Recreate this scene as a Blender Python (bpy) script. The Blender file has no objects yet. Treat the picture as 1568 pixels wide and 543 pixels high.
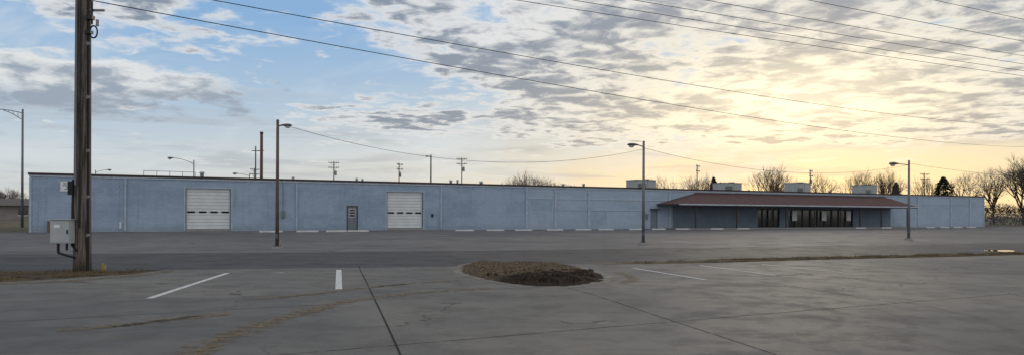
import bpy, math, random
from mathutils import Vector, Matrix, noise
random.seed(7)
scene=bpy.context.scene
scene.view_settings.view_transform='Standard'
scene.view_settings.look='None'
scene.view_settings.exposure=0

# ------------------------------------------------------------ helpers
class NT:
    def __init__(s,nt): s.nt=nt; s.L=nt.links
    def n(s,t,**k):
        x=s.nt.nodes.new(t)
        for a,b in k.items(): setattr(x,a,b)
        return x
    def put(s,sock,v):
        if isinstance(v,bpy.types.NodeSocket): s.L.new(v,sock)
        elif v is not None:
            if sock.type=='RGBA' and len(v)==3: v=(*v,1)
            sock.default_value=v
    def m(s,op,a,b=None,c=None,clamp=False):
        x=s.n('ShaderNodeMath',operation=op,use_clamp=clamp)
        for i,v in enumerate((a,b,c)):
            if v is not None: s.put(x.inputs[i],v)
        return x.outputs[0]
    def mix(s,f,a,b,bt='MIX'):
        x=s.n('ShaderNodeMix',data_type='RGBA',blend_type=bt)
        s.put(x.inputs[0],f); s.put(x.inputs[6],a); s.put(x.inputs[7],b)
        return x.outputs[2]
    def noise(s,vec,scale,detail=5,rough=.55,dist=0):
        x=s.n('ShaderNodeTexNoise')
        if vec is not None: s.L.new(vec,x.inputs['Vector'])
        x.inputs['Scale'].default_value=scale; x.inputs['Detail'].default_value=detail
        x.inputs['Roughness'].default_value=rough; x.inputs['Distortion'].default_value=dist
        return x.outputs[0]
    def sstep(s,v,a,b,lo=0.,hi=1.):
        x=s.n('ShaderNodeMapRange',interpolation_type='SMOOTHSTEP')
        s.put(x.inputs[0],v); s.put(x.inputs[1],a); s.put(x.inputs[2],b); s.put(x.inputs[3],lo); s.put(x.inputs[4],hi)
        return x.outputs[0]
    def comb(s,x,y,z):
        c=s.n('ShaderNodeCombineXYZ')
        for i,v in enumerate((x,y,z)): s.put(c.inputs[i],v)
        return c.outputs[0]
    def ramp(s,v,stops):
        r=s.n('ShaderNodeValToRGB'); s.put(r.inputs[0],v); e=r.color_ramp.elements
        while len(e)<len(stops): e.new(.5)
        for i,(p,c) in enumerate(stops): e[i].position=p; e[i].color=(*c,1)
        return r.outputs[0]

def new_mat(name):
    m=bpy.data.materials.new(name); m.use_nodes=True
    nt=NT(m.node_tree); b=m.node_tree.nodes['Principled BSDF']
    return m,nt,b
def obj_coords(nt,sc=(1,1,1)):
    t=nt.n('ShaderNodeTexCoord'); mp=nt.n('ShaderNodeMapping'); mp.inputs['Scale'].default_value=sc
    nt.L.new(t.outputs['Object'],mp.inputs[0]); return mp.outputs[0]
def simple(name,c,rough=.7,var=.2,scale=3,metal=0,bump=.0,c2=None,sc=(1,1,1),spec=.3):
    m,nt,b=new_mat(name); v=obj_coords(nt,sc)
    f=nt.sstep(nt.noise(v,scale,4,.6),.3,.7)
    c2=c2 or tuple(x*(1-var) for x in c)
    nt.put(b.inputs['Base Color'],nt.mix(f,c2,c))
    b.inputs['Roughness'].default_value=rough; b.inputs['Metallic'].default_value=metal
    b.inputs['Specular IOR Level'].default_value=spec
    if bump:
        bp=nt.n('ShaderNodeBump'); bp.inputs['Strength'].default_value=bump; bp.inputs['Distance'].default_value=.02
        nt.L.new(nt.noise(v,scale*8,3),bp.inputs['Height']); nt.L.new(bp.outputs[0],b.inputs['Normal'])
    return m

class MB:
    def __init__(s): s.v=[]; s.f=[]; s.mi=[]; s.mats=[]
    def mid(s,m):
        if m not in s.mats: s.mats.append(m)
        return s.mats.index(m)
    def box(s,x0,x1,y0,y1,z0,z1,m):
        i=len(s.v)
        s.v+=[(x,y,z) for z in (z0,z1) for y in (y0,y1) for x in (x0,x1)]
        s.f+=[tuple(i+j for j in q) for q in ((0,2,3,1),(4,5,7,6),(0,1,5,4),(2,6,7,3),(0,4,6,2),(1,3,7,5))]
        s.mi+=[s.mid(m)]*6
    def poly(s,pts,m):
        i=len(s.v); s.v+=[tuple(p) for p in pts]; s.f.append(tuple(range(i,i+len(pts)))); s.mi.append(s.mid(m))
    def tube(s,p0,p1,r0,r1,n,m,cap=True):
        p0=Vector(p0);p1=Vector(p1); d=(p1-p0)
        if d.length<1e-6:return
        d.normalize(); a=d.orthogonal().normalized(); b=d.cross(a); i=len(s.v)
        for p,r in((p0,r0),(p1,r1)):
            for k in range(n):
                t=2*math.pi*k/n; s.v.append(tuple(p+a*(r*math.cos(t))+b*(r*math.sin(t))))
        k0=s.mid(m)
        for k in range(n):
            s.f.append((i+k,i+(k+1)%n,i+n+(k+1)%n,i+n+k)); s.mi.append(k0)
        if cap:
            s.f.append(tuple(i+k for k in reversed(range(n)))); s.f.append(tuple(i+n+k for k in range(n))); s.mi+=[k0,k0]
    def path(s,pts,r,n,m):
        for a,b in zip(pts[:-1],pts[1:]): s.tube(a,b,r,r,n,m)
    def loft(s,rings,m):
        n=len(rings[0]); i=len(s.v); k0=s.mid(m)
        for r in rings: s.v+=[tuple(p) for p in r]
        for j in range(len(rings)-1):
            for k in range(n):
                s.f.append((i+j*n+k,i+j*n+(k+1)%n,i+(j+1)*n+(k+1)%n,i+(j+1)*n+k)); s.mi.append(k0)
        s.f.append(tuple(i+k for k in reversed(range(n)))); s.f.append(tuple(i+(len(rings)-1)*n+k for k in range(n))); s.mi+=[k0,k0]
    def mesh(s,name):
        me=bpy.data.meshes.new(name); me.from_pydata(s.v,[],s.f)
        for m in s.mats: me.materials.append(m)
        me.polygons.foreach_set('material_index',s.mi); me.update(); return me
    def obj(s,name,parent=None,loc=(0,0,0),rot=0,smooth=False,bevel=0):
        me=s.mesh(name)
        o=bpy.data.objects.new(name,me); scene.collection.objects.link(o)
        o.location=loc; o.rotation_euler=(0,0,rot)
        if parent: o.parent=parent
        if smooth:
            for p in me.polygons: p.use_smooth=len(p.vertices)==4
        if bevel:
            b=o.modifiers.new('b','BEVEL'); b.width=bevel; b.segments=2
        return o
def empty(name,loc=(0,0,0),rot=0):
    o=bpy.data.objects.new(name,None); scene.collection.objects.link(o); o.location=loc; o.rotation_euler=(0,0,rot); return o

def smooth_loop(P,k=6,closed=True):
    out=[];n=len(P)
    rng=range(n) if closed else range(n-1)
    for i in rng:
        g=(lambda j:P[j%n]) if closed else (lambda j:P[max(0,min(n-1,j))])
        p0,p1,p2,p3=[Vector(g(i+j)) for j in(-1,0,1,2)]
        for s in range(k):
            t=s/k
            out.append(.5*((2*p1)+(p2-p0)*t+(2*p0-5*p1+4*p2-p3)*t*t+(3*p1-p0-3*p2+p3)*t**3))
    if not closed: out.append(Vector(P[-1]))
    return out
def sheet(name,pts,z,mat):
    me=bpy.data.meshes.new(name); me.from_pydata([(p[0],p[1],z) for p in pts],[],[tuple(range(len(pts)))])
    me.materials.append(mat); o=bpy.data.objects.new(name,me); scene.collection.objects.link(o); return o
def strip(name,P,w,z,mat,parent=None,smooth=True):
    P=smooth_loop([(*p,0) for p in P],8,False) if smooth and len(P)>2 else [Vector((*p,0)) for p in P]
    if not isinstance(w,(list,tuple)): w=(w,w)
    vs=[];fs=[];L=0;us=[]
    for i,p in enumerate(P):
        d=(P[min(i+1,len(P)-1)]-P[max(i-1,0)]).normalized(); nrm=Vector((-d.y,d.x,0)); t=i/(len(P)-1)
        ww=(w[0]*(1-t)+w[1]*t)/2
        if i: L+=(p-P[i-1]).length
        us.append(L); a=p+nrm*ww; b=p-nrm*ww
        vs+=[(a.x,a.y,z),(b.x,b.y,z)]
        if i: fs.append((2*i-2,2*i-1,2*i+1,2*i))
    me=bpy.data.meshes.new(name); me.from_pydata(vs,[],fs); uv=me.uv_layers.new()
    for pl in me.polygons:
        for li in pl.loop_indices:
            vi=me.loops[li].vertex_index; uv.data[li].uv=(us[vi//2],vi%2)
    me.materials.append(mat); o=bpy.data.objects.new(name,me); scene.collection.objects.link(o)
    if parent:o.parent=parent
    return o

# ------------------------------------------------------------ camera
cam=bpy.data.cameras.new('camera'); co=bpy.data.objects.new('camera',cam); scene.collection.objects.link(co)
co.location=(0,0,1.6); co.rotation_euler=(math.radians(90),math.radians(-.27),0)
cam.sensor_width=36; cam.lens=26; cam.shift_y=.0357; cam.clip_end=6000; scene.camera=co

# ------------------------------------------------------------ world
SAZ,SEL=.36,.15
w=bpy.data.worlds.new('World'); scene.world=w; w.use_nodes=True
try:
    w.cycles.sampling_method='MANUAL'; w.cycles.sample_map_resolution=256
except Exception as e: print(e)
W=NT(w.node_tree); w.node_tree.nodes.clear()
tc=W.n('ShaderNodeTexCoord'); sp=W.n('ShaderNodeSeparateXYZ'); W.L.new(tc.outputs['Generated'],sp.inputs[0])
X,Y,Z=sp.outputs
az=W.m('ARCTAN2',X,Y); el=W.m('ARCSINE',Z)
zc=W.m('MAXIMUM',Z,0.0); inv=W.m('DIVIDE',1.0,W.m('ADD',zc,.07))
pv=W.comb(W.m('MULTIPLY',X,inv),W.m('MULTIPLY',Y,inv),0.0)
def gauss(ca,sa,ce,se):
    a=W.m('POWER',W.m('ABSOLUTE',W.m('DIVIDE',W.m('SUBTRACT',az,ca),sa)),2.0)
    e=W.m('POWER',W.m('ABSOLUTE',W.m('DIVIDE',W.m('SUBTRACT',el,ce),se)),2.0)
    return W.m('EXPONENT',W.m('MULTIPLY',W.m('ADD',a,e),-1.0))
base=W.ramp(W.m('MULTIPLY',el,1.0,clamp=True),[(0,(.64,.62,.57)),(.06,(.55,.61,.65)),(.14,(.39,.53,.68)),(.24,(.24,.42,.67)),(.6,(.17,.32,.58)),(1,(.16,.29,.54))])
warm=gauss(.42,.50,.0,.13)
base=W.mix(warm,base,(.93,.72,.38))
# low streak clouds
sv=W.comb(W.m('MULTIPLY',az,3.2),W.m('MULTIPLY',el,36.0),0.0)
sn=W.noise(sv,1.5,4,.6,.4)
sm=W.m('MULTIPLY',W.sstep(sn,.47,.62),W.m('MULTIPLY',W.sstep(el,.19,.09),W.sstep(el,.015,.035)))
streak=W.mix(warm,(.40,.45,.51),(.60,.50,.36))
c1=W.mix(W.m('MULTIPLY',sm,.7),base,streak)
# thin cirrus veil
vn=W.noise(W.comb(W.m('MULTIPLY',az,2.2),W.m('MULTIPLY',W.m('SUBTRACT',el,W.m('MULTIPLY',az,.15)),7.0),2.0),1.6,4,.62,.6)
c1=W.mix(W.m('MULTIPLY',W.sstep(vn,.42,.72),.6),c1,(.66,.71,.75))
# altocumulus field
n1=W.noise(pv,1.9,4,.55,.3); n0=W.noise(pv,.55,2,.5)
n2=W.noise(pv,6.0,5,.62,.35)
fld=W.m('ADD',W.m('MULTIPLY',n1,.55),W.m('MULTIPLY',n2,.45))
edge=W.m('ADD',az,W.m('MULTIPLY',W.m('SUBTRACT',el,.2),1.1))
cov=W.m('MULTIPLY',W.sstep(edge,-.32,.05),W.sstep(el,.06,.125))
covR=W.m('MULTIPLY',W.sstep(el,.08,.3),W.sstep(W.m('ABSOLUTE',az),.75,1.1))
tl=gauss(-.56,.24,.27,.07)
mid=gauss(-.13,.17,.125,.03)
cov=W.m('MAXIMUM',W.m('MAXIMUM',cov,covR),W.m('MAXIMUM',W.m('MULTIPLY',tl,1.1),W.m('MULTIPLY',mid,.8)))
cov=W.m('ADD',cov,W.m('MULTIPLY',W.m('SUBTRACT',n0,.5),.6))
thr=W.m('SUBTRACT',.62,W.m('MULTIPLY',cov,.26))
dens=W.sstep(W.m('SUBTRACT',fld,thr),-.05,.07)
cell=W.sstep(W.m('ADD',W.m('MULTIPLY',n2,.55),W.m('MULTIPLY',n1,.45)),.425,.58)
thick=W.m('MULTIPLY',cell,W.sstep(W.m('SUBTRACT',fld,thr),.02,.13))
glow=gauss(SAZ+.01,.14,SEL,.045); glow2=gauss(SAZ,.27,SEL-.02,.095)
lit=W.mix(glow2,(.72,.73,.74),(1.0,.87,.60))
lit=W.mix(W.m('MULTIPLY',W.m('MULTIPLY',W.sstep(az,-.1,.3),W.m('SUBTRACT',1.0,glow2)),.45),lit,(.80,.74,.60))
dark=W.mix(glow2,(.23,.27,.335),(.40,.37,.33))
ccol=W.mix(thick,lit,dark)
c2=W.mix(W.m('MULTIPLY',dens,.95),c1,ccol)
# big cloud bank at the left
bn=W.noise(W.comb(W.m('MULTIPLY',az,1.6),W.m('MULTIPLY',el,5.0),0.3),6.5,5,.62)
def bank(ca,sa,ce,se,k):
    a=W.m('POWER',W.m('ABSOLUTE',W.m('DIVIDE',W.m('SUBTRACT',az,ca),sa)),2.0)
    e=W.m('POWER',W.m('ABSOLUTE',W.m('DIVIDE',W.m('SUBTRACT',el,ce),se)),2.0)
    return W.m('ADD',W.m('SUBTRACT',1.0,W.m('ADD',a,e)),W.m('MULTIPLY',W.m('SUBTRACT',bn,.5),k))
b1=bank(-.56,.24,.150,.034,4.5)
bd=W.sstep(b1,-.1,.6)
bsh=W.sstep(W.m('ADD',el,W.m('MULTIPLY',W.m('SUBTRACT',bn,.5),-.16)),.136,.166)
bcol=W.mix(bsh,(.30,.35,.42),(.74,.75,.75))
c3=W.mix(W.m('MULTIPLY',bd,.92),c2,bcol)
gl=W.mix(W.m('MULTIPLY',W.m('MULTIPLY',glow,.75,clamp=True),W.m('SUBTRACT',1.0,W.m('MULTIPLY',thick,.5))),c3,(1.08,.98,.74))
fin=W.mix(W.m('MULTIPLY',glow,.25),gl,(.4,.34,.2),'ADD')
back=W.m('ADD',1.0,W.m('MULTIPLY',W.sstep(Y,.1,-.4),.45))  # sky behind the camera boosted, added to brighten the facade
bg=W.n('ShaderNodeBackground'); W.L.new(fin,bg.inputs[0]); W.put(bg.inputs[1],back)
sky=W.n('ShaderNodeTexSky',sky_type='NISHITA'); sky.sun_disc=False; sky.sun_elevation=SEL; sky.sun_rotation=SAZ
bg2=W.n('ShaderNodeBackground'); W.L.new(sky.outputs[0],bg2.inputs[0]); bg2.inputs[1].default_value=.006
ad=W.n('ShaderNodeAddShader'); W.L.new(bg.outputs[0],ad.inputs[0]); W.L.new(bg2.outputs[0],ad.inputs[1])
wo=W.n('ShaderNodeOutputWorld'); W.L.new(ad.outputs[0],wo.inputs[0])

sl=bpy.data.lights.new('sun','SUN'); sl.energy=.7; sl.angle=math.radians(14); sl.color=(1,.87,.68)
so=bpy.data.objects.new('sun',sl); scene.collection.objects.link(so)
sd=Vector((math.sin(SAZ)*math.cos(SEL),math.cos(SAZ)*math.cos(SEL),math.sin(SEL)))
so.rotation_euler=(-sd).to_track_quat('-Z','Y').to_euler(); so.location=sd*50+Vector((0,0,20))

# ------------------------------------------------------------ ground materials
def pavement(name,ca,cb,fine=.25,rough=.85,cracks=True,stain=.35,sc=1.):
    m,nt,b=new_mat(name); v=obj_coords(nt)
    big=nt.sstep(nt.noise(v,.16*sc,4,.6,.3),.38,.62)
    med=nt.sstep(nt.noise(v,1.1*sc,5,.72),.42,.66)
    st=nt.sstep(nt.noise(obj_coords(nt,(.25,1.1,1)),.9*sc,5,.65,.6),.50,.72)
    fn=nt.noise(v,40,2,.75)
    c=nt.mix(big,ca,cb)
    c=nt.mix(nt.m('MULTIPLY',med,.38),c,tuple(x*.6 for x in ca))
    c=nt.mix(nt.m('MULTIPLY',st,stain),c,tuple(x*.5 for x in ca))
    sand=nt.m('MULTIPLY',nt.sstep(nt.noise(v,.33*sc,3,.5),.54,.68),nt.sstep(nt.noise(v,5.0,4,.75),.46,.66))
    c=nt.mix(nt.m('MULTIPLY',sand,.45),c,(.22,.175,.115))
    k=nt.m('ADD',1-fine,nt.m('MULTIPLY',fn,fine*2)); 
    c=nt.mix(1.0,c,nt.comb(k,k,k),'MULTIPLY')
    if cracks:
        vo=nt.n('ShaderNodeTexVoronoi',feature='DISTANCE_TO_EDGE'); vo.inputs['Scale'].default_value=.15
        dn=nt.n('ShaderNodeTexNoise'); nt.L.new(v,dn.inputs['Vector']); dn.inputs['Scale'].default_value=1.2; dn.inputs['Detail'].default_value=4
        dv=nt.n('ShaderNodeVectorMath',operation='MULTIPLY_ADD'); nt.L.new(dn.outputs['Color'],dv.inputs[0]); dv.inputs[1].default_value=(1.4,1.4,0); nt.L.new(v,dv.inputs[2])
        nt.L.new(dv.outputs[0],vo.inputs['Vector'])
        cr=nt.m('MULTIPLY',nt.sstep(vo.outputs[0],.0045,.0018),nt.sstep(big,.3,.8))
        c=nt.mix(nt.m('MULTIPLY',cr,.65),c,(.02,.02,.02))
    nt.put(b.inputs['Base Color'],c); 
    nt.put(b.inputs['Roughness'],nt.m('ADD',rough-.1,nt.m('MULTIPLY',med,.12))); b.inputs['Specular IOR Level'].default_value=.25
    bp=nt.n('ShaderNodeBump'); bp.inputs['Strength'].default_value=.35; bp.inputs['Distance'].default_value=.01
    nt.L.new(fn,bp.inputs['Height']); nt.L.new(bp.outputs[0],b.inputs['Normal'])
    return m
m_near=pavement('lot_concrete',(.115,.111,.109),(.175,.163,.147))
m_road=pavement('road_asphalt',(.050,.050,.054),(.070,.067,.070),stain=.3,sc=.7)
m_far=pavement('far_lot_asphalt',(.112,.107,.112),(.160,.150,.148),stain=.6,sc=.6)
m_grass=simple('dry_grass_ground',(.15,.12,.065),.95,c2=(.06,.055,.03),scale=1.2,bump=.5)
m_dirt,nt,b=new_mat('dirt'); v=obj_coords(nt)
pz=nt.n('ShaderNodeSeparateXYZ'); nt.L.new(v,pz.inputs[0])
wv=nt.m('ADD',nt.m('SUBTRACT',pz.outputs[1],nt.m('MULTIPLY',pz.outputs[0],.8)),nt.m('MULTIPLY',nt.noise(v,1.3,5),3.0))
gm=nt.sstep(wv,19.0,20.2)
sp1=nt.sstep(nt.noise(v,14,5,.75),.42,.6)
soil=nt.mix(sp1,(.018,.013,.010),(.060,.043,.031)); straw=nt.mix(sp1,(.065,.048,.032),(.19,.145,.095))
nt.put(b.inputs['Base Color'],nt.mix(gm,soil,straw)); b.inputs['Roughness'].default_value=.95; b.inputs['Specular IOR Level'].default_value=.05
bp=nt.n('ShaderNodeBump'); bp.inputs['Strength'].default_value=.9; bp.inputs['Distance'].default_value=.06
nt.L.new(nt.noise(v,9,5,.7),bp.inputs['Height']); nt.L.new(bp.outputs[0],b.inputs['Normal'])
m_verge=simple('verge_dirt',(.14,.105,.068),.95,c2=(.045,.036,.026),scale=2.2,bump=.8,spec=.05)

def decal(name,c,alpha,scale,lo,hi,rough=.9,c2=None,edge=.5,sc=(1,1,1)):
    m,nt,b=new_mat(name); v=obj_coords(nt,sc)
    u=nt.n('ShaderNodeUVMap'); s2=nt.n('ShaderNodeSeparateXYZ'); nt.L.new(u.outputs[0],s2.inputs[0])
    e=nt.m('MULTIPLY',nt.m('MULTIPLY',s2.outputs[1],nt.m('SUBTRACT',1.0,s2.outputs[1])),4.0)
    nn=nt.noise(v,scale,5,.7)
    f=nt.sstep(nt.m('ADD',nn,nt.m('MULTIPLY',nt.m('SUBTRACT',e,1.0),edge)),lo,hi)
    nt.put(b.inputs['Alpha'],nt.m('MULTIPLY',f,alpha)); b.inputs['Specular IOR Level'].default_value=.2
    nt.put(b.inputs['Base Color'],nt.mix(nt.sstep(nt.noise(v,scale*3,2),.4,.6),c2 or c,c)); b.inputs['Roughness'].default_value=rough
    return m
d_paint=decal('worn_white_paint',(.72,.72,.70),.95,9,.26,.42,edge=.03,c2=(.5,.5,.5))
d_faint=decal('faded_white_paint',(.55,.55,.53),.6,6,.40,.60,edge=.03)
d_debris=decal('leaf_debris',(.27,.205,.12),.8,5.0,.36,.62,c2=(.14,.10,.06),edge=.3)
d_dark=decal('dark_debris',(.03,.025,.02),.85,7,.42,.52,c2=(.08,.06,.035),edge=.3)
d_tire=decal('tire_rubber',(.03,.03,.03),.14,1.3,.30,.7,edge=.4)
d_joint=decal('joint_tar',(.022,.022,.022),.9,10,.2,.3,edge=0)
d_jointf=decal('joint_faint',(.04,.04,.04),.8,4,.32,.5,edge=0)
d_light=decal('light_wear',(.22,.21,.20),.3,.8,.40,.65,edge=.35)

# ------------------------------------------------------------ ground sheets
sheet('ground',[(-3000,-500),(3000,-500),(3000,4000),(-3000,4000)],0,m_grass)
near=[(-13.6,19.6),(-6,21.1),(0,22.6),(22.1,32.0)]
far=[(-19.2,27.8),(-9,29.9),(0,32.6),(30.8,44.5)]
sheet('road',[(-90,1.5),near[0],near[1],near[2],near[3],(140,85),(140,103),far[3],far[2],far[1],far[0],(-90,10)],.016,m_road)
th=math.atan2(.45,.893)
def WP(u,d): return (-37.7+u*.893+d*.45, 57.8+u*.45-d*.893)
sheet('building_parking_lot',[(-60,16.5),(-19.2,27.6),(-9,29.7),(0,32.4),(30.8,44.3),(140,99),WP(160,-1),WP(124,-1),WP(-1,-1),WP(-3,3),(-60,40)],.010,m_far)
sheet('near_parking_lot',[(-60,-30),(80,-30),(80,26),(24,27.2),(22.4,31.0),(11,26.9),(2.2,23.6),(0,22.75),(-6,21.25),(-9.6,20.4),(-9.7,19.0),(-11.6,16.4),(-22,15),(-60,8)],.022,m_near)
# frontage road at far left
sheet('side_road',[WP(-9,-60),WP(-16,-60),WP(-20,20),WP(-9,20)],.008,m_road)

# ------------------------------------------------------------ markings
mk=empty('painted_road_markings')
Zm=.027
strip('arc_line',[(-6.66,13.6),(-7.02,16.2),(-7.45,19.4)],.13,Zm,d_paint,mk)
strip('short_line',[(-4.84,20.7),(-3.6,15.4)],.14,Zm,d_paint,mk)
strip('dash',[(-9.4,19.1),(-8.9,19.3)],.2,Zm,d_faint,mk)
strip('dash',[(-6.3,19.6),(-5.9,19.9)],.2,Zm,d_faint,mk)
strip('dash',[(-4.2,20.6),(-3.0,20.9)],.14,Zm,d_faint,mk)
for a,bq in [((3.6,21.9),(4.73,18.1)),((5.9,23.2),(6.96,19.5)),((8.08,23.9),(9.2,20.6)),((10.3,24.8),(11.3,21.6)),((12.5,25.9),(13.5,22.8)),((14.7,27.0),(15.7,24.0))]:
    strip('stall_line',[a,bq],.10,Zm,d_paint if a[0]<10 else d_faint,mk)
for i in range(11):
    u=16+i*3.0+ (9 if i>3 else 0)
    strip('stall_line',[WP(u,4.5),WP(u,9.5)],.12,.015,d_faint,mk)
for i in range(16):
    strip('stall_line',[WP(15+i*2.9,20),WP(15+i*2.9,25)],.12,.015,d_faint,mk)
jt=empty('pavement_joints')
Zj=.0255
strip('joint',[(-4.6,22.2),(-3.0,15.6),(-1.27,8.4),(-.4,4.5)],.028,Zj,d_joint,jt)
strip('joint',[(-3.2,7.9),(-.53,9.35),(2.42,10.96),(10.6,15.3),(22,21)],.024,Zj,d_jointf,jt)
strip('joint',[(2.42,10.96),(3.0,8.4),(3.7,5)],.024,Zj,d_jointf,jt)
strip('joint',[(2.42,10.96),(1.6,14.6),(1.2,16.0)],.024,Zj,d_jointf,jt)
strip('joint',[(-12,8),(-5.5,11.6),(-3.1,12.9)],.024,Zj,d_jointf,jt)
strip('joint',[(7.0,13.4),(5.9,18)],.024,Zj,d_jointf,jt)
strip('joint',[(2.4,17.8),(9,20.4),(18,25.5)],.024,Zj,d_jointf,jt)
db=empty('pavement_debris')
strip('leaf_trail',[(-3.5,6.5),(-3.56,8.3),(-3.6,9.6),(-3.4,11.2),(-2.88,13.3),(-1.87,14.7),(-.5,15.8)],(.85,.55),.029,d_debris,db)
strip('leaf_trail_b',[(-4.7,13.4),(-3.5,15.1),(-2.66,16.4),(-1.28,17.6)],.5,.031,d_debris,db)
strip('dark_patch',[(-5.5,10.2),(-5.1,10.8),(-4.75,11.3)],.3,.032,d_dark,db)
strip('dark_patch',[(-2.9,15.9),(-2.4,16.6)],.25,.033,d_dark,db)
strip('leaf_patch',[(-6.0,9.8),(-5.0,10.9),(-4.4,11.6)],.5,.0295,d_debris,db)
strip('spilled_soil',[(2.5,16.9),(3.0,18.2),(2.9,20.2)],.5,.0296,d_debris,db)
tm=empty('tire_marks')
for k,(r,a0,a1,cx,cy) in enumerate([(4.2,-.9,1.2,1.2,13),(5.6,-.7,1.0,.6,12.8),(6.9,-.6,1.0,.4,12.5)]):
    strip('arc',[(cx+r*math.cos(a0+(a1-a0)*t/6),cy+r*math.sin(a0+(a1-a0)*t/6)) for t in range(7)],.3,.0235+.0002*k,d_tire,tm)
wl=empty('road_wear')
def off(P,k): return [(p[0]+k*(-.35),p[1]+k*.93) for p in P]
c0=[(-40,12.5),(-13.6,19.6),(-6,21.1),(0,22.6),(22.1,32.0),(70,54)]
for i,k in enumerate((1.8,6.2)): strip('wheel_path',off(c0,k),.8,.019+.0003*i,d_light,wl)
# puddle
m_pud,nt,b=new_mat('puddle_water'); b.inputs['Base Color'].default_value=(.03,.03,.03,1); b.inputs['Roughness'].default_value=.03; b.inputs['IOR'].default_value=1.6
P=[(22.4+math.cos(t)*1.0*(1+.2*math.sin(3*t)),34.4+math.sin(t)*.9*(1+.25*math.cos(2*t+1))) for t in [i*math.pi/12 for i in range(24)]]
sheet('puddle',P,.021,m_pud)

# ------------------------------------------------------------ mound island
isl=[(-1.56,21.1),(-1.48,23.3),(-.51,24.0),(.99,24.4),(1.92,22.6),(2.46,19.7),(2.34,17.8),(1.69,16.5),(.93,16.0),(.09,16.4),(-.78,18.0),(-1.36,19.5)]
def mound(name,loop,h,mat,z0=.02,rings=26,ns=.10,k=10,er=.05,ramp=3.2,smooth=True,zero=.01):
    lp=smooth_loop([(*p,0) for p in loop],k); n=len(lp); c=sum(lp,Vector())/n
    vs=[];fs=[]
    for r in range(rings+1):
        t=r/rings
        for p in lp:
            q=c+(p-c)*(1-t*.985)
            q=q+(q-c)*er*(1-t)*(noise.noise(p*2.5)+.6*noise.noise(p*7))
            e=min(1,t*ramp); e=e*e*(3-2*e)
            nz=noise.noise(q*1.4)*ns+noise.noise(q*4)*ns*.5+noise.noise(q*11)*ns*.35
            vs.append((q.x,q.y,z0-zero+e*(h+nz)))
        if r:
            for i in range(n):
                a=(r-1)*n;bb=r*n; fs.append((a+i,a+(i+1)%n,bb+(i+1)%n,bb+i))
    fs.append(tuple(rings*n+i for i in range(n)))
    me=bpy.data.meshes.new(name); me.from_pydata(vs,[],fs); me.materials.append(mat)
    for p in me.polygons:p.use_smooth=smooth
    o=bpy.data.objects.new(name,me); scene.collection.objects.link(o); return o
island=mound('dirt_island',isl,.11,m_dirt,ns=.10,er=.06,ramp=3.0,rings=34,k=14)
# worn concrete apron showing around the soil bed
m_apron=simple('worn_concrete_edge',(.24,.22,.19),.9,c2=(.13,.12,.11),scale=3,spec=.2)
lp=smooth_loop([(*p,0) for p in isl],10); cc=sum(lp,Vector())/len(lp)
vs=[];fs=[]
for i,p in enumerate(lp):
    d=(p-cc).normalized(); a=p-d*.15; q=p+d*(.10+.05*noise.noise(p*2)); vs+=[(a.x,a.y,.0262),(q.x,q.y,.0262)]
    j=(i+1)%len(lp); fs.append((2*i,2*i+1,2*j+1,2*j))
me=bpy.data.meshes.new('island_concrete_edge'); me.from_pydata(vs,[],fs); me.materials.append(m_apron)
o=bpy.data.objects.new('edge',me); scene.collection.objects.link(o); o.parent=island
m_blade=simple('dry_grass_blades',(.20,.15,.08),.9,c2=(.09,.068,.035),scale=5,spec=.05)
def inside(p,poly):
    c=False;n=len(poly)
    for i in range(n):
        a=poly[i];b_=poly[i-1]
        if (a[1]>p[1])!=(b_[1]>p[1]) and p[0]<(b_[0]-a[0])*(p[1]-a[1])/(b_[1]-a[1])+a[0]: c=not c
    return c
def grass(name,poly,n,h,z=.02,test=None,mat=m_blade):
    g=MB(); xs=[p[0] for p in poly]; ys=[p[1] for p in poly]; k=0;t=0
    while k<n and t<n*20:
        t+=1; x=random.uniform(min(xs),max(xs)); y=random.uniform(min(ys),max(ys))
        if not inside((x,y),poly) or noise.noise(Vector((x*1.2,y*1.2,3)))<-.15: continue
        if test and not test(x,y): continue
        zz=z(x,y) if callable(z) else z
        k+=1; a=random.uniform(0,6.28); ww=random.uniform(.006,.014); hh=h*random.uniform(.4,1.2)
        dx,dy=math.cos(a)*ww,math.sin(a)*ww; lx,ly=random.uniform(-.9,.9)*hh,random.uniform(-.9,.9)*hh
        g.poly([(x-dx,y-dy,zz),(x+dx,y+dy,zz),(x+lx,y+ly,zz+hh)],mat)
    return g.obj(name)
shr=[(.4+(p[0]-.4)*.88,20.3+(p[1]-20.3)*.88) for p in isl]
# stones/clods on the island
g=MB(); m_clod=simple('clods',(.055,.041,.030),.95,c2=(.016,.012,.010),scale=6,spec=.05)
for i in range(900):
    a=random.uniform(0,6.28); r=math.sqrt(random.random()); p=random.choice(isl)
    x=.5+(p[0]-.5)*r+random.uniform(-.2,.2); y=20+(p[1]-20)*r+random.uniform(-.2,.2)
    if y-.9*x>19.3+random.uniform(-1,1) or not inside((x,y),shr): continue
    s=random.uniform(.008,.030); c=Vector((x,y,.12))
    g.tube(c-Vector((0,0,s*1.5)),c+Vector((random.uniform(-s,s),random.uniform(-s,s),s*.8)),s*1.2,s*.5,5,m_clod)
g.obj('soil_clods')
vergeL=[(-13.4,19.4),(-9.8,20.2),(-9.7,19.0),(-11.0,16.9),(-14,15.6),(-22,15.1),(-25,16.4)]
mound('grass_verge',vergeL,.05,m_verge,ns=.05,rings=14,k=5)
grass('verge_dry_grass',vergeL,9000,.05,z=.05)
strip('verge_sand_spill',[(-9.4,20.3),(-9.3,18.9),(-10.6,16.5),(-14,15.2)],.7,.0292,d_debris,db)
vr=mound('dirt_verge',[(2.0,23.3),(4.5,24.9),(11,27.6),(16,29.8),(21.8,32.2),(22.2,31.1),(16,28.4),(11,26.5),(5.5,24.0)],.04,m_verge,ns=.06,rings=10,k=5)
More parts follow.
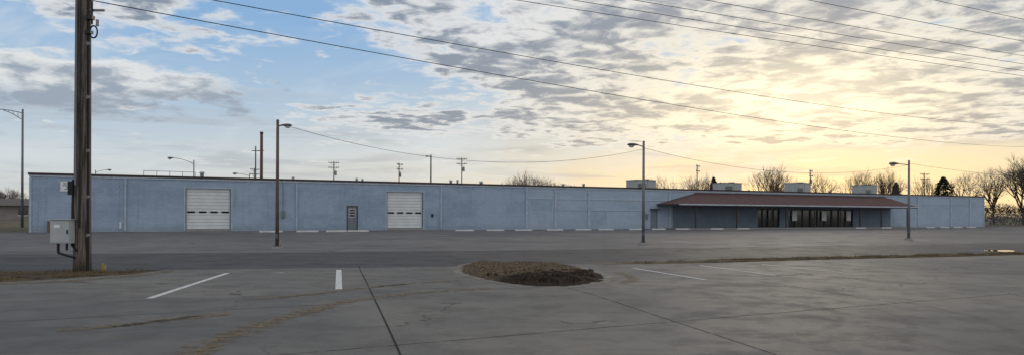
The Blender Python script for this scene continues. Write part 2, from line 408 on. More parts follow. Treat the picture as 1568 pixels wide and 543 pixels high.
strip('verge_edge_debris',[(2.6,23.4),(6,25.2),(12,28),(24,33.4)],.9,.034,d_debris,db)
grass('verge_dry_grass',[(2.4,23.7),(11,27.7),(22,32.3),(22,31),(11,26.7)],3500,.07,z=.04)
sheet('dirt_shoulder',[(22.4,31.0),(24,27.2),(80,26),(80,58),(22.1,31.9)],.024,m_near)

# ------------------------------------------------------------ building
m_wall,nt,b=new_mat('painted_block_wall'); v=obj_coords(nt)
sx=nt.n('ShaderNodeSeparateXYZ'); nt.L.new(v,sx.inputs[0])
wallv=nt.comb(sx.outputs[0],sx.outputs[2],0.0)
big=nt.sstep(nt.noise(obj_coords(nt,(.35,.3,.8)),.6,4,.6),.38,.62)
blot=nt.sstep(nt.noise(v,1.6,5,.72),.52,.68)
vst=nt.sstep(nt.noise(obj_coords(nt,(3,3,.25)),1.0,4,.6),.5,.75)
c=nt.mix(big,(.30,.375,.475),(.37,.45,.555))
c=nt.mix(nt.m('MULTIPLY',blot,.45),c,(.47,.52,.585))
c=nt.mix(nt.m('MULTIPLY',vst,.40),c,(.22,.27,.335))
low=nt.sstep(sx.outputs[2],.8,.0); c=nt.mix(nt.m('MULTIPLY',low,.4),c,(.24,.26,.29))  # shading of the lower wall mixed into the paint colour
sec=nt.sstep(sx.outputs[0],43.7,44.1); c=nt.mix(nt.m('MULTIPLY',sec,.40),c,(.47,.54,.63))
br=nt.n('ShaderNodeTexBrick'); nt.L.new(wallv,br.inputs['Vector']); br.inputs['Scale'].default_value=1; br.inputs['Brick Width'].default_value=.4; br.inputs['Row Height'].default_value=.2
br.inputs['Mortar Size'].default_value=.012; br.inputs['Color1'].default_value=(1,1,1,1); br.inputs['Color2'].default_value=(.90,.90,.92,1); br.inputs['Mortar'].default_value=(.7,.7,.72,1)
c=nt.mix(.8,c,br.outputs[0],'MULTIPLY')
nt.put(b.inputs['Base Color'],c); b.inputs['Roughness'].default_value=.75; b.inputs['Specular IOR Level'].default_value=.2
m_trim=simple('downspout_paint',(.44,.51,.60),.6,scale=2)
m_fas=simple('roof_fascia_metal',(.06,.04,.036),.6,scale=1)
m_fasl=simple('light_flashing',(.50,.55,.61),.6)
m_roofm=simple('metal_roof_red',(.105,.045,.042),.6,c2=(.07,.036,.035),scale=.8,spec=.3)
m_white=simple('white_door_paint',(.74,.75,.75),.55,var=.1,scale=1.5)
m_gray=simple('gray_metal',(.20,.22,.25),.5,scale=2)
m_dk=simple('dark_rubber',(.02,.02,.022),.7)
m_glass,nt,b=new_mat('dark_glass'); b.inputs['Base Color'].default_value=(.016,.018,.022,1); b.inputs['Roughness'].default_value=.08; b.inputs['Specular IOR Level'].default_value=.6
m_brown=simple('bronze_frame',(.06,.045,.040),.5)
m_conc=simple('concrete',(.30,.29,.27),.9,scale=2,bump=.3)
m_soff=simple('soffit_paint',(.24,.27,.31),.8)
m_cwall=simple('entry_wall_shaded',(.20,.235,.285),.8,scale=1)  # blue-gray wall colour darkened to include the canopy's shade
m_sign=simple('sign_white',(.78,.78,.76),.6,var=.05)
m_ink=simple('sign_ink',(.06,.06,.08),.7)
B=empty('commercial_building',(-37.7,57.8,0),th)
LEN=123.1;H=4.5
ops=[(11.15,14.79,.22,3.68),(24.94,25.99,.04,2.32),(28.78,32.48,.24,3.70),(60.0,61.0,.04,2.15),(76.5,80.3,.03,2.4),(81.8,93.9,.03,2.4)]
g=MB();u=0
for a,c_,z0,z1 in ops:
    g.box(u,a,0,.3,0,H,m_wall); g.box(a,c_,0,.3,z1,H,m_wall)
    if z0>.1: g.box(a,c_,0,.3,0,z0,m_conc)
    u=c_
g.box(u,LEN,0,.3,0,H,m_wall)
g.box(0,.3,.3,30,0,H,m_wall); g.box(LEN-.3,LEN,.3,30,0,H,m_wall); g.box(.3,LEN-.3,29.7,30,0,H,m_wall)
g.obj('walls',B)
g=MB(); g.box(.3,LEN-.3,.3,29.7,H-.35,H-.1,m_gray); g.obj('roof_deck',B)
g=MB()
g.box(-.12,LEN+.12,-.12,.42,H+.003,H+.17,m_fas); g.box(-.06,LEN+.06,-.07,-.003,H-.14,H-.003,m_fasl)
g.box(-.12,.4,.42,30.1,H+.003,H+.17,m_fas); g.box(LEN-.4,LEN+.12,.42,30.1,H+.003,H+.17,m_fas)
g.obj('roof_edge',B)
g=MB()
for u in (6.62,20.36,34.32,43.9,47.38,51.6,58.99,62.7,107.4,114.9,119.5):
    ww=.07 if u<43 else .11
    g.box(u-ww,u+ww,-.12,-.004,.12,H-.16,m_trim)
    g.box(u-ww*1.5,u+ww*1.5,-.16,-.125,3.9,4.0,m_trim)
g.box(44.05,62.5,-.05,-.004,3.22,3.30,m_fasl)
g.box(47.6,58.8,-.045,-.004,2.05,2.10,m_fasl)
g.box(54.6,54.68,-.045,-.004,.1,2.04,m_fasl); g.box(55.9,55.98,-.045,-.004,.1,2.04,m_fasl)
g.box(107.6,122.9,-.045,-.004,3.3,3.37,m_fasl)
g.box(-.04,.12,-.06,-.005,0,H-.2,m_trim); g.box(LEN-.15,LEN+.05,-.06,-.005,0,H-.2,m_trim)
g.obj('downspouts_and_trim',B)
# faded repainted patches
def patchmat(n_,a_,b_):
    return simple(n_,a_,.8,c2=b_,scale=1.5)
m_patch=patchmat('touch_up_paint',(.27,.34,.43),(.34,.415,.505))
g=MB()
for k,(a,b_,c_,d_) in enumerate([(25.3,27.3,3.3,3.8),(33.0,33.9,.5,2.0),(21,23.2,.3,1.1),(44.4,47,2.0,3.1),(52,54,.5,1.9),(35.4,38,.4,1.2)]):
    g.poly([(a,-.003,c_),(b_,-.003,c_),(b_,-.003,d_),(a,-.003,d_)],m_patch)
g.obj('paint_patches',B)
# roll-up doors
def rollup(a,c_,z0,z1):
    g=MB(); n=6; hh=(z1-z0)/n
    for i in range(n):
        g.box(a+.08,c_-.08,.16,.2,z0+i*hh+.012,z0+(i+1)*hh-.012,m_white)
        g.box(a+.08,c_-.08,.15,.159,z0+i*hh+hh*.48,z0+i*hh+hh*.52,m_gray)
    g.box(a+.08,c_-.08,.201,.25,z0,z1,m_gray)
    w_=(c_-a)/4
    for k in range(4):
        x=a+w_*(k+.5); zz=z0+2.5*hh; g.box(x-.3,x+.3,.13,.149,zz-.08,zz+.08,m_dk)
    g.box(a,a+.08,.02,.25,z0,z1,m_gray); g.box(c_-.08,c_,.02,.25,z0,z1,m_gray)
    g.box(a-.12,a-.002,-.04,-.004,.1,z1+.1,m_trim); g.box(c_+.002,c_+.12,-.04,-.004,.1,z1+.1,m_trim)
    g.box(a-.002,c_+.002,-.04,-.004,z1+.002,z1+.1,m_trim)
    g.obj('roll_up_door',B)
rollup(*ops[0]); rollup(*ops[2])
g=MB()
a,c_,z0,z1=ops[1]
g.box(a,a+.07,-.02,.2,z0,z1,m_brown); g.box(c_-.07,c_,-.02,.2,z0,z1,m_brown); g.box(a+.07,c_-.07,-.02,.2,z1-.07,z1,m_brown)
g.box(a+.07,c_-.07,.06,.11,z0,z1-.07,m_gray)
g.box(a+.22,c_-.22,.04,.059,1.25,2.05,m_white); 
for k in range(3): g.box(a+.26,c_-.26,.03,.039,1.30+k*.25,1.50+k*.25,m_glass)
g.tube((c_-.16,.05,1.0),(c_-.16,-.02,1.0),.03,.03,8,m_white)
g.obj('entry_door',B)
g=MB(); a,c_,z0,z1=ops[3]
g.box(a,a+.06,-.02,.2,z0,z1,m_gray); g.box(c_-.06,c_,-.02,.2,z0,z1,m_gray); g.box(a+.06,c_-.06,.06,.11,z0,z1,m_soff); g.box(a-.1,c_+.1,-.4,-.004,2.2,2.32,m_brown)
g.tube((c_-.15,.05,1.0),(c_-.15,-.02,1.0),.03,.03,8,m_dk)
g.obj('service_door',B)
# storefront
g=MB()
for (a,c_,n) in ((76.5,80.3,4),(81.8,93.9,9)):
    g.box(a,c_,.18,.2,.03,2.4,m_glass)
    st=(c_-a)/n
    for k in range(n+1):
        x=a+k*st; g.box(x-.05,x+.05,.08,.175,.03,2.4,m_brown)
    for k in range(n):
        x0=a+k*st+.05; x1=x0+st-.1
        for zz in (.03,2.28): g.box(x0,x1,.08,.175,zz,zz+.12,m_brown)
        g.box(x0,x1,.09,.175,1.05 if n==4 else .45,(1.05 if n==4 else .45)+.06,m_brown)
for x in (82.5,87.9,92.6): g.box(x,x+.85,-.008,.06,.95,2.25,m_sign)
g.obj('storefront',B)
g=MB(); g.box(63.2,76.5,-.03,-.004,.0,2.75,m_cwall); g.box(93.9,101.5,-.03,-.004,0,2.75,m_cwall); g.box(76.5,93.9,-.03,-.004,2.4,2.75,m_cwall)  # thin sheets under the canopy, its shade painted into their colour
g.box(80.3,81.8,-.03,-.004,0,2.4,m_cwall)
g.obj('entry_wall_shade_panels',B)
# canopy
g=MB()
y0=-4.0;ez=2.86;rz=4.18
e0,e1=60.9,101.6; r0,r1=66.5,100.3
g.poly([(e0,y0,ez),(e1,y0,ez),(r1,-.02,rz),(r0,-.02,rz)],m_roofm)
g.poly([(e0,y0,ez),(r0,-.02,rz),(e0,-.02,ez)],m_roofm)
g.poly([(e1,y0,ez),(e1,-.02,ez),(r1,-.02,rz)],m_roofm)
g.poly([(e0,y0,ez-.22),(e0,-.03,ez-.22),(e1,-.03,ez-.22),(e1,y0,ez-.22)],m_soff)
g.obj('canopy_roof',B)
g=MB(); n=int((e1-e0)/.6)
m_seam=simple('roof_seams',(.22,.12,.11),.5)
for i in range(1,n):
    x=e0+i*.6; t=1.0
    if x<r0: t=(x-e0)/(r0-e0)
    if x>r1: t=(e1-x)/(e1-r1)
    g.tube((x,y0,ez+.02),(x,y0+(-.02-y0)*t,ez+(rz-ez)*t+.02),.03,.03,4,m_seam)
g.tube((e0,y0,ez+.02),(r0,-.02,rz+.02),.05,.05,5,m_roofm); g.box(r0,r1,-.12,-.004,rz-.02,rz+.08,m_fas)
g.obj('canopy_seams',B)
g=MB()
g.box(e0-.05,e1+.05,y0-.13,y0-.01,ez-.14,ez+.0,m_fasl); g.box(e0,e1,y0-.01,y0+.06,ez-.23,ez-.02,m_brown)
g.box(e0-.05,e0+.0,y0-.01,-.03,ez-.2,ez,m_brown); g.box(e1,e1+.05,y0-.01,-.03,ez-.2,ez,m_brown)
g.obj('canopy_gutter',B)
g=MB()
for u in (63.4,69.5,75.0,77.4,82.3,86.9,90.5,94.6,99.8):
    g.box(u-.06,u+.06,y0+.2,y0+.32,.14,ez-.24,m_brown); g.box(u-.12,u+.12,y0+.14,y0+.38,.132,.16,m_gray)
g.obj('canopy_posts',B)
g=MB(); g.box(62,101.6,-4.2,-.035,0,.13,m_conc); g.obj('entry_walkway',B)
# electrical conduits & vents on the façade
g=MB()
g.box(19.0,19.35,-.14,-.004,1.2,1.8,m_gray); g.tube((19.17,-.07,1.8),(19.17,-.07,4.3),.025,.025,6,m_gray)
g.box(33.3,33.5,-.12,-.004,1.3,1.6,m_dk); g.box(59.3,59.55,-.14,-.004,1.1,1.7,m_gray)
g.box(6.2,6.35,-.1,-.004,.3,.8,m_white); g.box(1.2,1.7,-.25,-.004,.0,.9,simple('rust_box',(.2,.13,.09)))
g.obj('utility_boxes',B)
g=MB(); g.box(2.05,3.75,-.04,-.004,3.25,4.02,m_sign)
for k,(wd) in enumerate((1.3,1.4,.9,1.1)): 
    xc=2.9; x=xc-wd/2
    while x<xc+wd/2:
        l=random.uniform(.06,.2); g.box(x,min(x+l,xc+wd/2),-.044,-.0405,3.83-k*.15,3.90-k*.15,m_ink); x+=l+.05
g.obj('wall_sign',B)
# HVAC
m_hv=simple('hvac_metal',(.42,.42,.40),.5,scale=1,metal=.1)
def hvac(u,wd,top,y=5.0):
    g=MB(); z=H-.1
    g.box(u-wd/2+.1,u+wd/2-.1,y,y+2,z,z+.25,m_gray)
    g.box(u-wd/2,u+wd/2,y-.1,y+2.1,z+.255,top-.08,m_hv); g.box(u-wd/2-.05,u+wd/2+.05,y-.15,y+2.15,top-.078,top,m_gray)
    for k in range(7): 
        zz=z+.4+k*.09; g.box(u-wd/2+.15,u-.1,y-.125,y-.102,zz,zz+.04,m_dk)
    g.box(u+.15,u+.19,y-.12,y-.102,z+.3,top-.15,m_gray)
    g.tube((u+wd*.25,y+1,top+.003),(u+wd*.25,y+1,top+.12),.4,.4,14,m_dk)
    g.obj('rooftop_hvac_unit',B,bevel=.015)
for a in ((63.1,2.9,5.88),(77.1,3.0,5.85),(90,2.7,6.15),(103.9,2.6,6.15)): hvac(*a)
g=MB()
for u,t,wd in ((13.0,5.35,.5),(28,5.15,.3),(28.6,5.1,.25),(38.6,5.2,.4),(39.4,5.25,.3),(42.3,5.15,.5),(21.5,5.1,.3),(56,5.2,.4)):
    g.tube((u,8,4.3),(u,8,t),wd*.35,wd*.35,10,m_gray); g.tube((u,8,t+.002),(u,8,t+.16),wd*.6,wd*.35,10,m_hv)
g.obj('roof_vents',B)
g=MB()
for k in range(5): g.tube((8+k*1.1,8,4.3),(8+k*1.1,8,5.45),.025,.025,6,m_gray)
for z in (5.0,5.45): g.tube((8,8,z),(12.4,8,z),.025,.025,6,m_gray)
g.obj('roof_railing',B)

# wheel stops
m_ws=simple('wheel_stop_concrete',(.62,.61,.58),.85,scale=3,bump=.3)
for u in (17.5,20.5,23.0,24.9,35.1,38.3,41.3,44.9,48.2,51,54.9,57.8,61.1,66,70,90,95,104,107,110,113):
    g=MB(); l=.92; rings=[]
    for x in (-l,-l+.06,l-.06,l):
        k=.7 if abs(x)==l else 1
        rings.append([(x,-.09,0),(x,-.06*k,.13*k),(x,.06*k,.13*k),(x,.09,0)])
    g.loft(rings,m_ws); p=WP(u,4.3+random.uniform(-.1,.1))
    g.obj('wheel_stop',None,(p[0],p[1],.012),th+random.uniform(-.03,.03))

# ------------------------------------------------------------ lamps and poles
m_steel=simple('galvanised_steel',(.20,.20,.205),.5,scale=2,metal=.2)
m_rustp=simple('weathered_brown_pole',(.16,.115,.10),.75,c2=(.09,.07,.065),scale=2)
m_head=simple('lamp_housing',(.14,.14,.15),.5)
m_lens,nt,b=new_mat('lamp_lens'); b.inputs['Base Color'].default_value=(.5,.5,.48,1); b.inputs['Roughness'].default_value=.2
def head(g,p,d,L=.6,s=1.):
    d=Vector(d).normalized(); sd_=Vector((-d.y,d.x,0)).normalized(); up=Vector((0,0,1)); p=Vector(p); rings=[]
    for t,wd,h in ((0,.05,.05),(.15,.07,.07),(.35,.13,.10),(.65,.16,.11),(.9,.11,.08),(1,.04,.04)):
        c=p+d*(L*t)
        rings.append([c+sd_*(wd*s*math.cos(a))+up*(h*s*math.sin(a)*(1 if math.sin(a)>0 else .45)) for a in [k*math.pi/5 for k in range(10)]])
    g.loft(rings,m_head)
    c=p+d*(L*.62)-up*.05*s
    g.loft([[c+sd_*(r*s*math.cos(a))+d*(r*1.3*s*math.sin(a))-up*z for a in [k*math.pi/5 for k in range(10)]] for r,z in ((.12,0),(.10,.06*s),(.04,.09*s))],m_lens)
def lamp(name,loc,h,side,arm,rise,mat,r=.085,base=True,rb=None,L=.6,double=False):
    E=empty(name,loc)
    g=MB(); g.tube((0,0,0),(0,0,h),r,r*.72,14,mat); g.tube((0,0,h+.001),(0,0,h+.05),r*.8,r*.4,14,m_head)
    g.obj('pole',E,smooth=True)
    s=Vector(side).normalized(); g=MB()
    z0=h-.25-rise*.3
    pts=[Vector((0,0,z0))+s*(arm*t)+Vector((0,0,rise*math.sin(t*math.pi/2))) for t in (0,.2,.4,.6,.8,1)]
    g.path(pts,.028 if h<8 else .04,8,mat)
    if double:
        pts2=[Vector((0,0,z0-.7))+s*(arm*t)+Vector((0,0,(rise+.7-.05)*math.sin(t*math.pi/2))) for t in (0,.2,.4,.6,.8)]
        g.path(pts2,.035,8,mat)
        for i in (1,2,3): g.tube(pts[i],pts2[i],.02,.02,6,mat)
    g.obj('arm',E,smooth=True)
    g=MB(); head(g,pts[-1]-s*.05,s,L,L/.6); g.obj('lamp_head',E,smooth=True)
    if base:
        g=MB(); g.tube((0,0,0),(0,0,.09),.26,.24,16,m_conc); g.box(-.15,.15,-.15,.15,.091,.12,mat)
        for a in (-.11,.11):
            for b_ in (-.11,.11): g.tube((a,b_,.121),(a,b_,.17),.015,.015,6,m_steel)
        g.box(-.05,.05,-r-.03,-r+.01,.45,.65,m_head)
        g.obj('base',E)
    return E
l1=lamp('street_lamp',(-10.6,33.4,.012),5.75,(1,.15,0),.18,.05,m_rustp,.085,L=.5)
l2=lamp('street_lamp',(7.07,39.8,.012),5.5,(-1,-.1,0),.35,.1,m_steel,.085,L=.6)
l3=lamp('street_lamp',(26.5,49.4,.012),5.25,(-1,-.2,0),.85,.05,m_steel,.09,L=.7)
lamp('street_lamp',(-50.0,75.5,0),12.0,(-1,-.1,0),2.3,.35,m_steel,.13,False,L=.9,double=True)
lamp('street_lamp',(-45.2,105,0),9.0,(-1,0,0),2.9,.8,m_steel,.1,False,L=.9)
lamp('street_lamp',(-80,142,0),9.6,(1,0,0),2.2,.5,m_steel,.1,False,L=.9)
lamp('street_lamp',(14.3,170,0),8.3,(-1,0,0),2.0,.5,m_steel,.1,False,L=1.1)
lamp('street_lamp',(-12.1,110,0),10.3,(-.3,0,0),.3,.1,m_rustp,.14,False,L=.6)
lamp('street_lamp',(-44.4,125,0),8.2,(-1,0,0),2,.4,m_steel,.1,False,L=.9)
# stack
g=MB(); m_stack=simple('rusty_stack',(.13,.055,.05),.7); g.tube((0,0,0),(0,0,10.9),.2,.16,12,m_stack); g.tube((0,0,10.9),(0,0,11.1),.2,.2,12,m_stack); g.tube((-.3,0,8.9),(.3,0,8.9),.04,.04,6,m_stack)
g.obj('exhaust_stack',None,(-29.5,87,0),smooth=True)
m_wood,nt,b=new_mat('weathered_wood'); v=obj_coords(nt,(9,9,.5))
gr=nt.noise(v,2.2,6,.7); gw=nt.sstep(gr,.35,.65)
c=nt.mix(gw,(.048,.040,.036),(.22,.185,.16)); c=nt.mix(nt.m('MULTIPLY',nt.sstep(nt.noise(obj_coords(nt,(1,1,.4)),1.5,4),.5,.7),.5),c,(.11,.083,.068))
nt.put(b.inputs['Base Color'],c); b.inputs['Roughness'].default_value=.9; b.inputs['Specular IOR Level'].default_value=.1
bp=nt.n('ShaderNodeBump'); bp.inputs['Strength'].default_value=.8; bp.inputs['Distance'].default_value=.02; nt.L.new(gr,bp.inputs['Height']); nt.L.new(bp.outputs[0],b.inputs['Normal'])
m_ins=simple('insulator_gray',(.3,.3,.32),.4)
def upole(loc,h,rot,wide=2.4,tr=False,r=.15):
    E=empty('utility_pole',loc,rot); g=MB(); g.tube((0,0,0),(0,0,h),r,r*.7,12,m_wood)
    g.obj('pole',E,smooth=True); g=MB()
    for z in (h-.4,h-1.5):
        g.box(-wide/2,wide/2,-r-.12,-r,z,z+.13,m_wood)
        g.tube((-wide*.3,-r-.06,z),(0,-r-.02,z-.6),.025,.025,5,m_steel); g.tube((wide*.3,-r-.06,z),(0,-r-.02,z-.6),.025,.025,5,m_steel)
        for x in (-wide/2+.1,-wide/4,wide/4,wide/2-.1): g.tube((x,-r-.06,z+.13),(x,-r-.06,z+.35),.06,.04,8,m_ins)
    g.obj('crossarms',E)
    if tr:
        g=MB(); g.tube((.42,0,h-3.2),(.42,0,h-2.2),.28,.28,14,m_ins); g.tube((.42,0,h-2.2),(.42,0,h-2.0),.08,.05,8,m_ins); g.box(.1,.2,-.05,.05,h-2.9,h-2.5,m_steel)
        g.obj('transformer',E,smooth=False)
for x,z,t,r_ in ((-41,13.5,1,.2),(-26,13.2,1,1.1),(-11.6,14.5,1,.1),(42.5,13.1,0,1.0),(68.5,12.1,1,.9),(94.7,11.5,0,.2)):
    upole((x,170,0),z,r_,tr=bool(t))
upole((-60,172,0),12,.9)
g=MB(); g.tube((0,0,0),(0,0,10.6),.12,.08,8,m_wood); g.box(-.5,.5,-.1,0,9.9,10.0,m_wood)
g.obj('telephone_pole',None,(-34.7,100,0))
# main near pole
E=empty('utility_pole',(-11.3,19.45,.0)); g=MB()
segs=[(0,.225),(.5,.212),(2,.205),(5,.193),(9,.175),(12.2,.155)]
rings=[[(r*math.cos(a)*(1+.03*math.sin(3*a+z)),r*math.sin(a),z) for a in [k*math.pi/14 for k in range(28)]] for z,r in segs]
g.loft(rings,m_wood); g.obj('pole',E,smooth=True)
m_black=simple('black_pvc',(.018,.018,.02),.5); m_cab=simple('cabinet_gray',(.44,.45,.45),.45,var=.12,scale=3)
g=MB()
g.tube((.20,-.08,0),(.19,-.08,7.4),.035,.035,8,m_black); g.tube((.06,-.23,1.2),(.05,-.22,9),.02,.02,8,m_black); g.tube((-.05,-.225,2.3),(-.05,-.215,9),.03,.03,8,m_steel)
g.tube((-.17,-.17,.75),(-.15,-.16,2.45),.03,.03,8,m_black); g.tube((-.17,-.17,.75),(.0,-.24,.6),.03,.03,8,m_black)
for z in (1.0,2.0,3.2,4.6,6.0,7.2): g.tube((.19,-.125,z),(.19,-.06,z),.05,.05,8,m_steel)
g.obj('conduits',E)
g=MB(); g.box(-.56,-.06,-.46,-.22,.80,1.40,m_cab); g.box(-.55,-.07,-.475,-.462,.82,1.38,m_cab); g.box(-.12,-.09,-.50,-.476,1.05,1.15,m_dk); g.box(-.59,-.03,-.50,-.2,1.402,1.425,m_cab)
g.box(-.45,-.3,-.48,-.476,1.2,1.28,m_sign)
g.tube((-.42,-.34,.55),(-.42,-.34,.8),.035,.035,8,m_black); g.tube((-.2,-.34,.62),(-.2,-.34,.8),.03,.03,8,m_black); g.tube((-.42,-.34,.55),(-.05,-.24,.42),.03,.03,8,m_black)
g.obj('meter_cabinet',E,bevel=.008)
g=MB(); g.box(-.25,-.12,-.24,-.1,2.05,2.4,m_dk); g.box(.17,.34,-.2,-.05,6.62,6.72,m_black); g.box(.17,.30,-.2,-.05,6.25,6.33,m_black)
pts=[(.34+.10*math.cos(a),-.12,6.30+.16*math.sin(a)) for a in [k*math.pi/8 for k in range(17)]]; g.path(pts,.02,6,m_black)
g.tube((.30,-.12,6.5),(.30,-.12,7.1),.025,.025,6,m_black); g.tube((.44,-.12,6.45),(.44,-.12,6.62),.04,.04,8,m_ins)
g.box(.10,.6,-.1,-.05,6.85,6.9,m_steel)
g.obj('brackets',E)
g=MB()
for z in (11.6,10.5): g.box(-1.3,1.3,-.3,-.17,z,z+.13,m_wood)
g.obj('crossarms',E)
# yellow-ish stub bollard
m_yel=simple('faded_yellow_paint',(.36,.26,.08),.7,c2=(.18,.14,.07),scale=8)
g=MB(); g.tube((0,0,0),(0,0,.2),.075,.07,14,m_yel); g.tube((0,0,.2),(0,0,.24),.07,.035,14,m_yel); g.tube((0,0,.0),(0,0,.02),.1,.1,14,m_conc)
g.obj('bollard',None,(-10.75,19.45,.02),smooth=True)

# ------------------------------------------------------------ wires
m_wire=simple('cable_black',(.03,.03,.035),.6)
WR=empty('power_lines')
def wire(a,b_,sag,r=.014,n=48,name='wire'):
    a=Vector(a);b_=Vector(b_); cu=bpy.data.curves.new(name,'CURVE'); cu.dimensions='3D'; cu.bevel_depth=r; cu.bevel_resolution=1
    s=cu.splines.new('POLY'); s.points.add(n)
    for i in range(n+1):
        t=i/n; p=a.lerp(b_,t); p.z-=4*sag*t*(1-t); s.points[i].co=(*p,1)
    cu.materials.append(m_wire); o=bpy.data.objects.new(name,cu); scene.collection.objects.link(o); o.parent=WR
wire((-11.1,19.4,7.15),(72.5,100,11.0),1.1,.013)
wire((-11.1,19.4,7.75),(72.5,100,13.8),1.0,.013)
for x,z,sg,r in ((.4,10,.9,.012),(2.7,10,1.0,.012),(4.8,10.05,.8,.012),(8,10,.9,.011),(12.1,10,.8,.011),(17.1,10,.7,.010)):
    a=Vector((x,29.1,z)); d=Vector((1,.5,0))
    wire(a-d*45+Vector((0,0,sg*.9)),a+d*75+Vector((0,0,sg*.9)),sg,r)
wire((-10.4,33.4,5.6),(7.0,39.8,5.1),1.15,.009); 
wire((7.0,39.8,5.2),(26.5,49.4,5.0),.9,.009)
wire((26.5,49.4,5.1),(70,75,6.0),.9,.009)
# poles carrying the wires, beyond the picture's edges
upole((74.5,100,0),15.6,-.4); upole((-38,10,0),12,.4); upole((82,66,0),12,.4)

# ------------------------------------------------------------ trees
m_bark=simple('bare_bark',(.15,.11,.085),.9,c2=(.085,.064,.053),scale=2,spec=.05)
def bare_mesh(seed,levels=6,spread=.55,squat=1.):
    rnd=random.Random(seed); g=MB()
    def grow(p,d,L,r,lv):
        q=p
        for k in range(2):
            d=(d+Vector((rnd.uniform(-.14,.14),rnd.uniform(-.14,.14),rnd.uniform(-.03,.08)))).normalized()
            q2=q+d*(L/2); g.tube(q,q2,r*(1-.15*k),r*(1-.15*(k+1)),5 if lv>3 else 3,m_bark,False); q=q2
        if lv==0: return
        n=2 if lv<levels-1 else 4
        if rnd.random()<.5:n+=1
        for i in range(n):
            az_=2*math.pi*(i+rnd.random()*.7)/n; sp_=rnd.uniform(.5,1.15)*spread
            a=d.orthogonal().normalized(); b_=d.cross(a)
            nd=(d*math.cos(sp_)+(a*math.cos(az_)+b_*math.sin(az_))*math.sin(sp_)+Vector((0,0,.12))).normalized()
            grow(p+(q-p)*rnd.uniform(.6,1) if i else q,nd,L*rnd.uniform(.62,.88),max(r*.6,.0009),lv-1)
    grow(Vector((0,0,0)),Vector((0,0,1)),.2,.018,levels)
    zs=max(v[2] for v in g.v); g.v=[(v[0]/zs*squat,v[1]/zs*squat,v[2]/zs) for v in g.v]
    return g.mesh('bare_tree_mesh')
tm_=[bare_mesh(s,6,sp_,sq) for s,sp_,sq in ((1,.55,1),(5,.62,.95),(9,.5,1.1),(14,.7,1.05))]
def tree(k,x,y,h,wf=1.,name='bare_tree'):
    o=bpy.data.objects.new(name,tm_[k%4]); scene.collection.objects.link(o); o.location=(x,y,0); o.scale=(h*wf,h*wf,h); o.rotation_euler=(0,0,random.uniform(0,6))
for a in ((0,3.6,150,10.9,1.0),(1,.2,152,9.6,.9),(2,6.5,153,9.8,1.),(1,31.5,152,9.9,.9),(3,36,150,10.2,.8),(0,39.5,153,10.8,.8),(2,52.5,150,12.4,.85),(1,55.6,154,11,.8),(3,62.5,150,10.8,.8),(0,60,156,10,.9),
          (2,71.5,152,11.5,.7),(0,75,150,11.8,.75),(1,79,154,10.8,.8),(3,91.5,150,11,.8),(1,94.5,145,11.6,.8),(0,97.5,140,13.3,.9),(2,101,146,13,.8),(3,103,136,11.5,.9),(1,108,150,13,.9),(0,112,160,13,.9),(2,88,158,10.5,.8),
          (0,99,128,12.2,.9),(2,95,136,13.6,1.0),
          (2,-118,175,7.5,1),(0,-125,182,8,1),(1,-133,180,7.5,1),(3,-112,190,7,1),(2,-140,200,8.5,1)):
    tree(*a)
# evergreens
m_ev=simple('evergreen_foliage',(.030,.038,.024),.9,c2=(.014,.019,.013),scale=1.5,spec=.05)
def evergreen(x,y,h,wd,seed):
    rnd=random.Random(seed); E=empty('evergreen_tree',(x,y,0)); g=MB(); g.tube((0,0,0),(0,0,h*.8),.18,.05,8,m_bark); g.obj('trunk',E)
    g=MB()
    for i in range(3800):
        t=rnd.random()**.8; z=h*(.12+.88*t); R=wd*(math.sin(min(1,(1-t)*1.25+.05)*math.pi*.5))**.8*(.75+.35*noise.noise(Vector((x+t*5,seed,rnd.random()*.2))))
        a=rnd.uniform(0,6.28); lump=1+.28*math.sin(a*3+t*9+seed)+.15*math.sin(a*7+t*23)
        r=R*lump*math.sqrt(rnd.uniform(.2,1)); c=Vector((r*math.cos(a),r*math.sin(a),z+rnd.uniform(-.2,.2)))
        s=rnd.uniform(.1,.24); u=Vector((rnd.gauss(0,1),rnd.gauss(0,1),rnd.gauss(0,1))).normalized()*s; w_=u.orthogonal().normalized()*s*.7
        g.poly([c-u,c+w_,c+u,c-w_],m_ev)
    g.obj('foliage',E)
evergreen(87.5,150,9.4,2.9,3); evergreen(42.5,156,9.4,1.6,8); evergreen(82,158,8.6,1.6,5); evergreen(44.5,158,8.4,1.4,15)
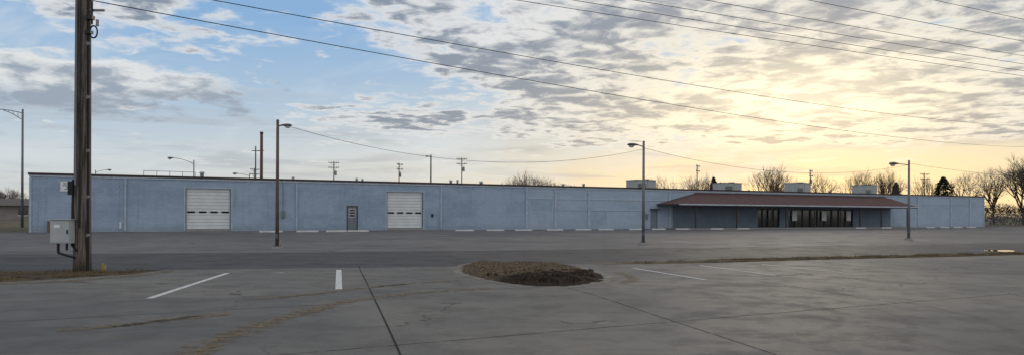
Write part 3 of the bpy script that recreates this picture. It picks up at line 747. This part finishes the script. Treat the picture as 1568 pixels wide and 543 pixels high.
# brush mass on the right behind the fence, and left distance
def brush(name,x0,x1,y0,y1,h,n,mat,seed):
    rnd=random.Random(seed); g=MB()
    for i in range(n):
        x=rnd.uniform(x0,x1); y=rnd.uniform(y0,y1); hh=h*(.55+.6*abs(noise.noise(Vector((x*.12,y*.05,seed)))))
        z=hh*rnd.random()**.7; s=rnd.uniform(.12,.4)
        u=Vector((rnd.gauss(0,.6),rnd.gauss(0,.6),rnd.gauss(0,1))).normalized()*s*1.6; w_=u.orthogonal().normalized()*s*.25; c=Vector((x,y,z))
        g.poly([c-u,c+w_,c+u,c-w_],mat)
    return g.obj(name)
m_br=simple('brush_twigs',(.065,.052,.045),.95,c2=(.03,.026,.022),scale=.5,spec=.05)
brush('distant_brush',76,150,138,160,5.5,17000,m_br,2)
brush('distant_tree_line',-190,-80,200,215,7.5,9000,m_br,4)
brush('distant_tree_line',-100,200,260,290,8.5,14000,m_br,6)
# chain-link fence at the right
m_link,nt,b=new_mat('chain_link'); v=obj_coords(nt)
s3=nt.n('ShaderNodeSeparateXYZ'); nt.L.new(v,s3.inputs[0])
def dia(sg):
    q=nt.m('ADD',s3.outputs[0],nt.m('MULTIPLY',s3.outputs[2],sg)); fr=nt.m('FRACT',nt.m('MULTIPLY',q,9.0)); return nt.m('LESS_THAN',fr,.16)
nt.put(b.inputs['Alpha'],nt.m('MAXIMUM',dia(1.0),dia(-1.0))); b.inputs['Base Color'].default_value=(.12,.12,.12,1)
fx,fy=WP(124,-1)
E=empty('chain_link_fence',(fx,fy,0),math.radians(8)); g=MB()
for i in range(17): g.tube((i*3,0,0),(i*3,0,2.1),.04,.04,8,m_steel)
g.tube((0,0,2.08),(48,0,2.08),.028,.028,6,m_steel); g.tube((0,0,.1),(48,0,.1),.015,.015,6,m_steel); g.obj('posts',E)
g=MB(); g.poly([(0,.05,.05),(48,.05,.05),(48,.05,2.05),(0,.05,2.05)],m_link); g.obj('mesh',E)
# distant low building at the left with brown roof
m_brick=simple('pale_siding_far',(.27,.24,.22),.9,scale=.7); m_rf=simple('shingle_roof',(.15,.13,.12),.9)
E=empty('distant_house',(-98,140,0),.25); g=MB(); g.box(-14,14,0,10,0,2.8,m_brick); g.obj('walls',E)
g=MB(); g.loft([[(-15,-1,2.8),(-15,11,2.8),(-15,5,4.2)],[(15,-1,2.8),(15,11,2.8),(15,5,4.2)]],m_rf); g.obj('roof',E)
g=MB()
for x in (-11,-6,-1,4,9): g.box(x,x+1.6,-.05,-.004,1,2.3,m_glass); g.box(x-.1,x+1.7,-.08,-.051,.85,.98,m_white)
g.box(12,13,-.06,-.004,0,2.1,m_white); g.obj('windows',E)
